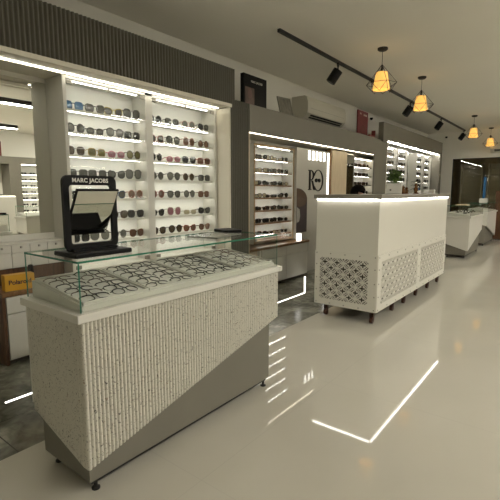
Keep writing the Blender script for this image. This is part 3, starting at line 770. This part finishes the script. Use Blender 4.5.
for x in (.10, lw-.06):
    for y in (.07, .62, 1.0, 1.45, 1.95, ll-.08):
        c = MB(); c.box(x-.022, x+.022, y-.022, y+.022, .117, .129).tube([(x, y, .12), (x, y, .075)], .011, 10)
        c = c.build('caster', M['copper'], t)
        MB().tube([(x-.014, y-.008, .032), (x+.014, y-.008, .032)], .0315, 18).build('wheel', M['copper'], c)
        MB().box(x-.018, x-.0145, y-.018, y+.012, .03, .10).box(x+.0145, x+.018, y-.018, y+.012, .03, .10).box(x-.018, x+.018, y-.018, y+.014, .068, .078).build('fork', M['copper'], c)

# items on the desk
t = empty('potted_plant', (-1.75, 5.06, 1.2265), R(20), 'green bushy plant in square white pot on the reception desk', 'plant')
q = MB(); q.box(-.088, .088, -.088, .088, 0, .125); q.build('pot', M['white'], t, bevel=.008)
bx('soil', M['dark'], t, -.08, .08, -.08, .08, .1255, .129)
bx('pot_label', M['black'], t, -.05, -.03, -.0895, -.0882, .04, .055)
random.seed(4); q = MB(); st = MB()
for i in range(380):
    a = random.uniform(0, 2*pi); rr = random.uniform(0, .085); h = random.uniform(.04, .20)*(1-.35*rr/.09)
    bx0, by0, bz0 = rr*cos(a), rr*sin(a), .125+h*.8
    la = random.uniform(0, 2*pi); up = random.uniform(-.1, .9); L = random.uniform(.022, .045)
    d = Vector((cos(la)*(1-up*.5), sin(la)*(1-up*.5), up)).normalized(); sd = d.cross(Vector((0, 0, 1))).normalized()*L*.3
    p = Vector((bx0, by0, bz0)); nrm = sd.cross(d).normalized()*.003
    q.add([p, p+d*L*.5+sd+nrm, p+d*L, p+d*L*.5-sd+nrm, p+d*L*.5], [(0, 1, 4), (1, 2, 4), (2, 3, 4), (3, 0, 4)])
    if i % 6 == 0: st.tube([(rr*cos(a)*.4, rr*sin(a)*.4, .128), (bx0*.8, by0*.8, .125+h*.5), (bx0, by0, bz0)], .0014, 5)
q.build('leaves', M['leaf'], t); st.build('stem', M['leaf'], t)
amb = mat('amber_bronze', (.16, .08, .03), .25, .4, var=.2, vs=30)
for i, (x, y, lab) in enumerate(((-1.75, 5.40, 'small dark bronze figurine right beside the plant pot on the desk'), (-1.78, 5.62, 'middle bronze figurine on the reception desk'), (-1.72, 5.82, 'taller bronze figurine on the desk beside the clear acrylic stand'))):
    h = [.8, .7, 1.1][i]
    o = MB().lathe([(.0, 0), (.032, 0), (.034, .008), (.018, .014), (.024, .04), (.028, .06), (.016, .078), (.011, .085), (.019, .098), (.018, .112), (.008, .122), (0, .124)], 18).build('figurine', amb, smooth=True, loc=(x, y, 1.2265)); o.scale = (1.1, 1.1, h)
    tag(o, lab, 'figurine')
t = empty('glasses_stand', (-1.75, 6.02, 1.2265), label='clear acrylic glasses stand on the far end of the reception desk', cat='stand')
bx('base', M['gglass'], t, -.06, .06, -.08, .08, 0, .008); MB().tube([(0, 0, .008), (0, 0, .17)], .006, 10).build('post', M['chrome'], t)
for z in (.05, .10, .15): MB().tube([(0, -.06, z), (0, .06, z)], .004, 8).build('arm', M['chrome'], t)
for i, z in enumerate((.055, .105, .155)):
    small_glasses('square', 'black', 'blue' if i == 0 else 'dark', (-1.735, 6.02, 1.2265+z-.012), 'dark glasses on the %s arm of the acrylic stand on the desk' % ['lowest', 'middle', 'top'][i], 'glasses on the acrylic stand', .85)
o = MB().box(-.03, .03, -.04, .04, 0, .055).build('card_box', M['white'], bevel=.003, loc=(-1.58, 6.08, 1.2265)); tag(o, 'small white card box on the far end of the reception desk', 'box')

# ------------------------------------------------------------------ person seated behind the desk
px, py = -2.55, 5.72
st = empty('stool', (px, py, 0), label='round black stool under the seated person behind the reception desk', cat='stool')
MB().lathe([(0, .37), (.17, .37), (.18, .39), (.17, .425), (0, .43)], 24).build('seat', M['black'], st, smooth=True)
MB().tube([(0, 0, .03), (0, 0, .37)], .025, 12).build('post', M['chrome'], st)
MB().lathe([(0, 0), (.21, 0), (.21, .015), (.03, .03), (0, .03)], 24).build('base', M['chrome'], st, smooth=True)
def skin_mesh(name, verts, edges, radii, m, parent, root=0, sub=2):
    me = bpy.data.meshes.new(name); me.from_pydata(verts, edges, []); me.materials.append(m)
    o = bpy.data.objects.new(name, me); C.objects.link(o); o.parent = parent
    md = o.modifiers.new('skin', 'SKIN'); md.use_smooth_shade = True
    for i, v in enumerate(me.skin_vertices[0].data): v.radius = radii[i] if isinstance(radii[i], tuple) else (radii[i],)*2; v.use_root = (i == root)
    s = o.modifiers.new('sub', 'SUBSURF'); s.levels = s.render_levels = sub
    return o
skin = mat('skin_tone', (.33, .19, .12), .5, var=.05)
shirt = mat('dark_shirt_cloth', (.03, .03, .033), .8, var=.1)
trou = mat('dark_trouser_cloth', (.02, .02, .025), .8, var=.1)
pr = empty('person', (px, py, 0), R(-4), 'person with short black hair seated behind the desk, dark shirt, head showing', 'person')
V_ = [(0,0,.56),(0,0,.70),(.01,0,.86),(.02,0,1.00),(.04,0,1.06),(.055,0,1.11),(.07,0,1.17),(.08,0,1.26)]
E_ = [(i, i+1) for i in range(7)]; RR = [(.15,.11),(.14,.10),(.16,.11),(.12,.085),(.055,.055),(.052,.055),(.078,.080),(.080,.088)]
def chain(base, pts, rad):
    prev = base
    for p, r in zip(pts, rad):
        V_.append(p); RR.append(r); E_.append((prev, len(V_)-1)); prev = len(V_)-1
    return prev
for s in (-1, 1):
    h = chain(3, [(.02, s*.17, 1.0), (.07, s*.20, .76), (.28, s*.12, .80), (.34, s*.11, .80)], [.055, .043, .030, .034])
    for k, (dy, L) in enumerate(((-.030, .062), (-.010, .072), (.010, .068), (.028, .055))):
        chain(h, [(.37, s*.11+dy, .80), (.37+L*.6, s*.11+dy, .79), (.37+L, s*.11+dy, .775)], [.009, .009, .007])
    chain(h, [(.35, s*.075, .79), (.385, s*.055, .785)], [.010, .009])
    chain(0, [(.10, s*.09, .54), (.42, s*.11, .52), (.40, s*.11, .10), (.50, s*.12, .045)], [.085, .060, .042, .035])
skin_mesh('body', V_, E_, RR, skin, pr)
skin_mesh('shirt', [(0,0,.56),(0,0,.70),(.01,0,.86),(.02,0,1.0),(.03,0,1.045)]+[q for s in (-1,1) for q in ((.02,s*.17,1.0),(.07,s*.20,.76),(.24,s*.137,.79))], [(0,1),(1,2),(2,3),(3,4),(3,5),(5,6),(6,7),(3,8),(8,9),(9,10)],
    [(.165,.125),(.155,.115),(.175,.125),(.135,.10),.07,.07,.056,.044,.07,.056,.044], shirt, pr)
skin_mesh('trousers', [(0,0,.57)]+[q for s in (-1,1) for q in ((.10,s*.09,.54),(.42,s*.11,.52),(.40,s*.11,.14))], [(0,1),(1,2),(2,3),(0,4),(4,5),(5,6)], [(.17,.13),.097,.072,.055,.097,.072,.055], trou, pr)
for s in (-1, 1):
    MB().lathe([(.0, -.035), (.05, -.035), (.055, 0), (.04, .03), (0, .035)], 16).build('shoe', M['black'], pr, smooth=True).matrix_local = Matrix.Translation((.46, s*.115, .037)) @ Matrix.Diagonal((2.2, .85, .9, 1))
def blob(name, c, r, m, par, n=20, cut=None):
    q = MB(); vs = []; fs = []
    for i in range(n+1):
        th = pi*i/n
        for k in range(n*2):
            ph = pi*k/n; vs.append((c[0]+r[0]*sin(th)*cos(ph), c[1]+r[1]*sin(th)*sin(ph), c[2]+r[2]*cos(th)))
    for i in range(n):
        for k in range(n*2):
            a, b = i*2*n+k, i*2*n+(k+1) % (2*n)
            f = (a, b, b+2*n, a+2*n)
            if cut and all(cut(Vector(vs[j])) for j in f): continue
            fs.append(f)
    q.add(vs, fs); return q.build(name, m, par, smooth=True)
blob('hair', (.062, 0, 1.245), (.112, .098, .115), mat('black_hair', (.004, .0035, .003), .8, spec=.1, var=.3, vs=80), pr, cut=lambda p: (p.x > .10 and p.z < 1.27) or p.z < 1.17)
for s in (-1, 1):
    blob('eye', (.155, s*.033, 1.215), (.012, .013, .009), mat('eye_white', (.6, .58, .55), .2, var=0), pr, 8)
    blob('ear', (.07, s*.088, 1.20), (.018, .008, .030), skin, pr, 8)
blob('nose', (.168, 0, 1.185), (.020, .013, .024), skin, pr, 8)
blob('mouth', (.157, 0, 1.145), (.010, .024, .006), mat('lip_tone', (.30, .11, .09), .5, var=0), pr, 8)

# ------------------------------------------------------------------ things on the soffit and upper wall
SZ = 2.2605
t = empty('picture_board', (-3.27, 4.09, SZ), label='tall black portrait board with small lettering standing on the soffit', cat='picture board')
bx('board', M['black'], t, -.05, 0, 0, .47, 0, .40, bevel=.002)
bx('portrait_print', mat('portrait_brown_print', (.10, .06, .045), .4, var=.9, vs=14), t, .0005, .0015, .03, .21, .02, .25)
blob('face_print', (.0018, .12, .18), (.002, .045, .06), PM['pinkish'], t, 10)
text_mesh('lettering', 'MARC JACOBS', .036, mat('pale_lettering', (.6, .58, .5), .5, var=0), t, facing_x(.0012, .26, .325))
t = empty('framed_picture', (-3.31, 4.97, SZ+.004), label='small leaning framed picture on the soffit between black board and air conditioner', cat='picture frame')
t.rotation_euler = (R(4), R(-12), R(3))
q = MB().box(-.012, .006, 0, .36, 0, .02).box(-.012, .006, 0, .36, .27, .29).box(-.012, .006, 0, .02, .02, .27).box(-.012, .006, .34, .36, .02, .27); q.build('frame', M['hinge'], t)
bx('picture', mat('pale_grey_print', (.19, .18, .145), .5, var=.6, vs=14), t, -.010, 0, .0205, .3395, .0205, .2695)
t = empty('framed_picture', (-3.28, 7.42, SZ), label='bright red picture board with pale marks on the soffit right of the air conditioner', cat='picture frame')
bx('board', M['red'], t, -.02, 0, 0, .46, 0, .47)
bx('mark', mat('pale_print', (.5, .42, .36), .5, var=.2), t, .0005, .0015, .08, .15, .40, .43); bx('mark', mat('pale_print', (.5, .42, .36), .5, var=.2), t, .0005, .0015, .25, .40, .39, .42)
q = MB().prism([(.10, .04), (.40, .04), (.40, .12), (.33, .20), (.22, .23), (.14, .18)], 'x', .0005, .0015).build('figure_print', mat('dusky_print', (.14, .03, .025), .5, var=.6, vs=30), t)
o = MB().box(-.04, .04, -.16, .12, 0, .05).build('box', M['red'], bevel=.003, loc=(-3.2, 7.86, SZ)); tag(o, 'low red box lying on the soffit beside the red board', 'box')
o = MB().box(-.04, .03, 0, .04, 0, .115).build('box', mat('dusky_red_card', (.22, .04, .03), .5), bevel=.003, loc=(-3.18, 7.92, SZ+.0515)); o.scale = (1, 1, .8); tag(o, 'small upright dusky red box on top of the low red box', 'box')
# air conditioner
def aircon(loc, L, rz, label, D=.24, H_=.36):
    t = empty('air_conditioner', loc, rz, label, 'air conditioner')
    prof = [(0, 0), (D*.45, 0), (D*.72, .03), (D*.97, .10), (D, .16), (D, H_*.75), (D*.93, H_*.93), (D*.8, H_), (0, H_)]
    MB().prism(prof, 'y', 0, L).build('housing', mat('white_aircon_plastic', (.57, .55, .46), .4, var=.01), t, bevel=.006)
    n_ = Vector((.10-.03, 0, -(D*.97-D*.72))).normalized()
    for k, f in enumerate((.12, .52)):
        a = Vector((D*.72+(D*.25)*f, 0, .03+.07*f)); b = Vector((D*.72+(D*.25)*(f+.30), 0, .03+.07*(f+.30)))
        off = Vector((n_.x, 0, n_.z))*.0015
        q = MB(); p = [a+off, b+off, b+off*-2, a+off*-2]
        q.prism([(v.x, v.z) for v in p], 'y', L*.10, L*.93).build('vent_slot', M['black'], t)
    q = MB().box(D+.0003, D+.002, L*.06, L*.94, .175, .179).build('panel_seam', M['hinge'], t)
    return t
aircon((-3.797, 6.0, 2.40), 1.38, 0, 'white wall air conditioner with dark vent slots above the soffit', .30, .37)
aircon((-2.05, YE-.003, 2.33), .98, -pi/2, 'small air conditioner on the end wall near the last pendant', .22, .28)
for (x, y, z, lab) in ((-3.77, 9.25, 2.86, 'small black dome camera on the left wall above the tall box'), (-3.25, YE-.04, 2.86, 'small black dome camera high in the far corner')):
    o = MB().lathe([(0, -.03), (.018, -.027), (.032, -.012), (.036, .006), (.032, .02), (0, .02)], 18).build('security_camera', M['black'], smooth=True, loc=(x, y, z)); tag(o, lab, 'camera')

# ------------------------------------------------------------------ track, spots, pendants
TX = -2.71
o = MB().box(TX-.018, TX+.018, 4.0, 13.5, 2.965, 2.9995).build('track_rail', M['blackm']); tag(o, 'long black ceiling track rail running the length of the shop', 'track rail')
def spot(y, rz, tilt, lab):
    t = empty('track_spotlight', (TX, y, 2.9645), rz, lab, 'spotlight', 'black spotlights on the ceiling track')
    bx('adapter', M['blackm'], t, -.016, .016, -.05, .05, -.025, 0)
    MB().tube([(0, 0, -.025), (0, 0, -.10)], .010, 10).build('stem', M['blackm'], t)
    h = MB().tube([(0, 0, .07), (0, 0, -.11)], .066, 24).tube([(0, 0, -.11), (0, 0, -.115)], .058, 24).build('head', M['black'], t, smooth=True)
    h.matrix_local = Matrix.Translation((-.035, -.0, -.145)) @ Matrix.Rotation(R(tilt), 4, 'Y')
    return t
for i, (y, lab) in enumerate(((5.43, 'black track spotlight nearest, above the air conditioner'), (8.55, 'black track spotlight beside the second pendant lamp'), (10.85, 'black track spotlight between the second and third pendant lamps'), (13.35, 'black track spotlight farthest, just left of the third pendant lamp'))):
    spot(y, R(25), 34, lab)
shade_m = mat('amber_woven_shade', (.55, .36, .12), .7, emis=(1, .56, .12), es=.95, var=.25, vs=40)
bulb_m = emit('warm_bulb', 14, (1, .78, .42))
def pendant(x, y, lab):
    t = empty('pendant_lamp', (x, y, ZC-.0005), R(10), lab, 'pendant lamp', 'pendant lamps with amber shades')
    MB().lathe([(0, -.035), (.045, -.033), (.062, -.02), (.062, 0), (0, 0)], 20).build('canopy', M['blackm'], t, smooth=True)
    MB().tube([(0, 0, -.034), (0, 0, -.215)], .003, 6).build('cord', M['blackm'], t)
    MB().tube([(0, 0, -.20), (0, 0, -.29)], [.010, .016], 12).build('socket', M['blackm'], t)
    q = MB(); rt, rb, zt, zb_ = .068, .105, -.285, -.49; n = 28
    prof = [(rt, zt), (rt+(rb-rt)*.25, zt+(zb_-zt)*.25), (rt+(rb-rt)*.5, zt+(zb_-zt)*.5), (rt+(rb-rt)*.75, zt+(zb_-zt)*.75), (rb, zb_), (rb-.003, zb_), (rt-.003, zt)]
    q.lathe(prof, n, caps=False); q.build('shade', shade_m, t, smooth=True)
    blob('bulb', (0, 0, -.36), (.028, .028, .036), bulb_m, t, 8)
    w_ = MB(); top = (0, 0, -.19); rm, zm, rl, zl = .185, -.42, .105, -.50
    for k in range(6):
        a = 2*pi*k/6; b = 2*pi*(k+1)/6
        P = (rm*cos(a), rm*sin(a), zm); Q = (rm*cos(b), rm*sin(b), zm); L_ = (rl*cos(a+pi/6), rl*sin(a+pi/6), zl-.02)
        w_.tube([top, P], .0028, 5); w_.tube([P, Q], .0028, 5); w_.tube([P, L_], .0028, 5); w_.tube([Q, L_], .0028, 5)
    w_.build('wire_cage', M['blackm'], t)
    return t
for (y, lab) in ((5.30, 'amber pendant lamp in a wire cage, nearest of the four'), (6.95, 'amber pendant lamp in a wire cage, second nearest'), (11.1, 'amber pendant lamp in a wire cage, third nearest, near the track end'), (13.45, 'amber pendant lamp in a wire cage, farthest, by the end wall')):
    pendant(-2.05, y, lab)

# ------------------------------------------------------------------ far right details
t = empty('blue_display', (-1.86, 11.9, .9925), label='slim glowing blue product display on the farthest white counter', cat='display stand')
bx('base', M['white'], t, -.08, .08, -.10, .10, 0, .10)
bx('screen', mat('blue_backlit_acrylic', (.02, .07, .14), .3, emis=(.04, .24, .46), es=.12, var=.2, vs=12), t, -.02, .02, -.07, .07, .1005, .62)
o = MB().box(-.10, .10, -.15, .15, 0, .014).box(-.08, .08, -.13, .13, .014, .02).build('wooden_tray', M['lwood'], bevel=.003, loc=(-1.78, 9.1, .993)); tag(o, 'light wooden tray on the glass case of the counter beyond the desk', 'tray')
t = empty('wooden_cabinet', (-1.72, 12.75, 0), label='dark brown wooden cabinet at the right edge before the end window', cat='cabinet')
bx('body', M['dwood'], t, 0, .7, 0, .55, .02, 1.28); bx('door', M['dwood'], t, .02, .34, -.018, -.0005, .06, 1.22); bx('door', M['dwood'], t, .36, .68, -.018, -.0005, .06, 1.22); bx('plinth', M['dark'], t, .02, .68, .02, .53, 0, .02)
# shelving added beyond the glass to stand for wall displays reflected in it
random.seed(31)
for i, (xa, xb) in enumerate(((-2.95, -2.35), (-2.2, -1.75))):
    t = empty('reflection_shelving', (xa, YE+.70, 0), label='shelving added behind the end window as reflected wall displays, %s' % ['left one in the corner', 'right one'][i], cat='shelving unit')
    w_ = xb-xa
    bx('back_panel', M['greige'], t, 0, w_, .24, .26, 0, 2.1)
    for s in (0, w_-.03): bx('side_panel', M['greige'], t, s, s+.03, 0, .24, 0, 2.1)
    for k in range(10):
        bx('shelf', M['greige'], t, .031, w_-.031, .02, .239, .25+k*.19, .262+k*.19)

# ------------------------------------------------------------------ opposite side of the shop (in the mirror)
XO = 5.75
for a in ((XO, XR, 5.40, 5.72, 0, 2.25), (XO, XR, 8.2, YE, 0, 2.25), (XO, XR, 5.72, 8.2, 2.05, 2.25), (XO, XR, 5.72, 8.2, 0, .60), (XO, XR, YB, 5.40, 2.05, 2.25)):
    struct('trim_7', M['taupe'], *a)
t = empty('framed_picture', (XO+.2, 4.85, 2.2505), label='red picture board above the opposite wall, seen in the wall mirror', cat='picture frame')
bx('board', M['red'], t, -.02, 0, 0, .45, 0, .42)
t = empty('white_desk', (2.9, 2.7, 0), label='white desk with lit edge across the shop, seen in the wall mirror', cat='desk')
bx('body', M['white'], t, 0, .6, 0, 1.6, .08, 1.16); bx('desktop', M['taupe'], t, -.02, .62, -.02, 1.62, 1.164, 1.20); bx('light_strip', M['ledw'], t, -.008, -.0005, .02, 1.58, 1.15, 1.1635); bx('plinth', M['dark'], t, .03, .57, .03, 1.57, 0, .0795)
strip('light_strip', 'light strip framing the top of the opposite display, seen in the mirror', M['led2'], XO+.02, XO+.04, 5.75, 8.15, 2.03, 2.0495)
t = empty('display_cabinet', (XO+.30, 5.75, .60), label='lit white glasses display on the opposite wall, seen only in the wall mirror', cat='display cabinet')
bx('back_panel', M['shell'], t, .12, .14, 0, 2.3, 0, 1.40); 
for s in (0, 1.13, 2.27): bx('side_panel', M['grey'], t, -.1, .12, s, s+.03, 0, 1.40)
for k in range(7):
    s = bx('shelf', M['white'], t, -.08, .119, .031, 2.269, k*.185+.05, k*.185+.065)
    bx('light_strip', M['led'], s, -.06, -.05, .05, 2.25, k*.185+.043, k*.185+.0495)
    for j in range(4):
        small_glasses('square', 'black', 'dark', (XO+.27, 5.75+.16+j*.25, .60+k*.185+.0655), 'mirrored dark glasses on opposite display, %s from left, %s shelf up' % (ORD[j], ORD[k]), 'glasses in the opposite display', 1.1, pi)
def linear(x, y0, y1, lab):
    t = empty('linear_light', (x, y0, 2.90), label=lab, cat='ceiling light')
    bx('housing', M['blackm'], t, -.05, .05, 0, y1-y0, .012, .0995); bx('diffuser', M['panel_l'], t, -.045, .045, .01, y1-y0-.01, 0, .0115)
linear(1.56, .4, 4.2, 'long black linear ceiling light, the nearer one seen in the mirror')
linear(4.86, .4, 5.3, 'long black linear ceiling light, the farther one seen in the mirror')
linear(1.56, 5.6, 9.0, 'added black linear ceiling light, out of view, past the nearer one, over the aisle')  # this and the next two are unseen fixtures added for ambient light
linear(4.86, 6.4, 10.4, 'added black linear ceiling light, out of view, past the farther one, far side')
linear(1.56, 10.2, 12.8, 'added black linear ceiling light, out of view, closest to the end window')
# black armchair that shows in the tilted tabletop mirror
t = empty('tub_chair', (.55, 1.9, 0), R(160), 'black round-backed chair reflected in the tabletop mirror', 'chair')
MB().lathe([(0, .38), (.24, .38), (.26, .41), (.25, .46), (0, .47)], 26).build('seat', M['black'], t, smooth=True)
q = MB(); vs = []; 
prof = [(.27, .46), (.29, .80)]
for k in range(21):
    a = R(-100+10*k)+pi/2
    hh = .46+.38*max(.35, cos(R(-100+10*k)*.8))
    for (r_, z) in ((.25, .42), (.30, .42), (.31, hh), (.26, hh)): vs.append((r_*cos(a+pi/2), r_*sin(a+pi/2), z))
fs = [(0, 1, 2, 3), (83, 82, 81, 80)]
for k in range(20):
    for j in range(4): fs.append((k*4+j, k*4+(j+1) % 4, (k+1)*4+(j+1) % 4, (k+1)*4+j))
q.add(vs, fs); q.build('backrest', M['black'], t, smooth=True)
for k in range(4):
    a = R(45+90*k); MB().tube([(.17*cos(a), .17*sin(a), .38), (.24*cos(a), .24*sin(a), 0)], .013, 8).build('leg', M['blackm'], t)

# ------------------------------------------------------------------ world + camera
wd = bpy.data.worlds.new('world'); S.world = wd; wd.use_nodes = True
wd.node_tree.nodes['Background'].inputs[0].default_value = (.01, .01, .012, 1)
f = 420.; p = atan(58/f); a = atan2(329, f*cos(p)+58*sin(p))
F = Vector((-sin(a)*cos(p), cos(a)*cos(p), -sin(p))); Rt = Vector((cos(a), sin(a), 0)); U = Vector((-sin(a)*sin(p), cos(a)*sin(p), cos(p)))
cam = bpy.data.cameras.new('camera'); co = bpy.data.objects.new('camera', cam); C.objects.link(co)
cam.sensor_width = 36; cam.sensor_fit = 'HORIZONTAL'; cam.lens = f/500*36; cam.clip_start = .05
co.matrix_world = Matrix(((Rt.x, U.x, -F.x, 0), (Rt.y, U.y, -F.y, 0), (Rt.z, U.z, -F.z, 1.25), (0, 0, 0, 1)))
S.camera = co
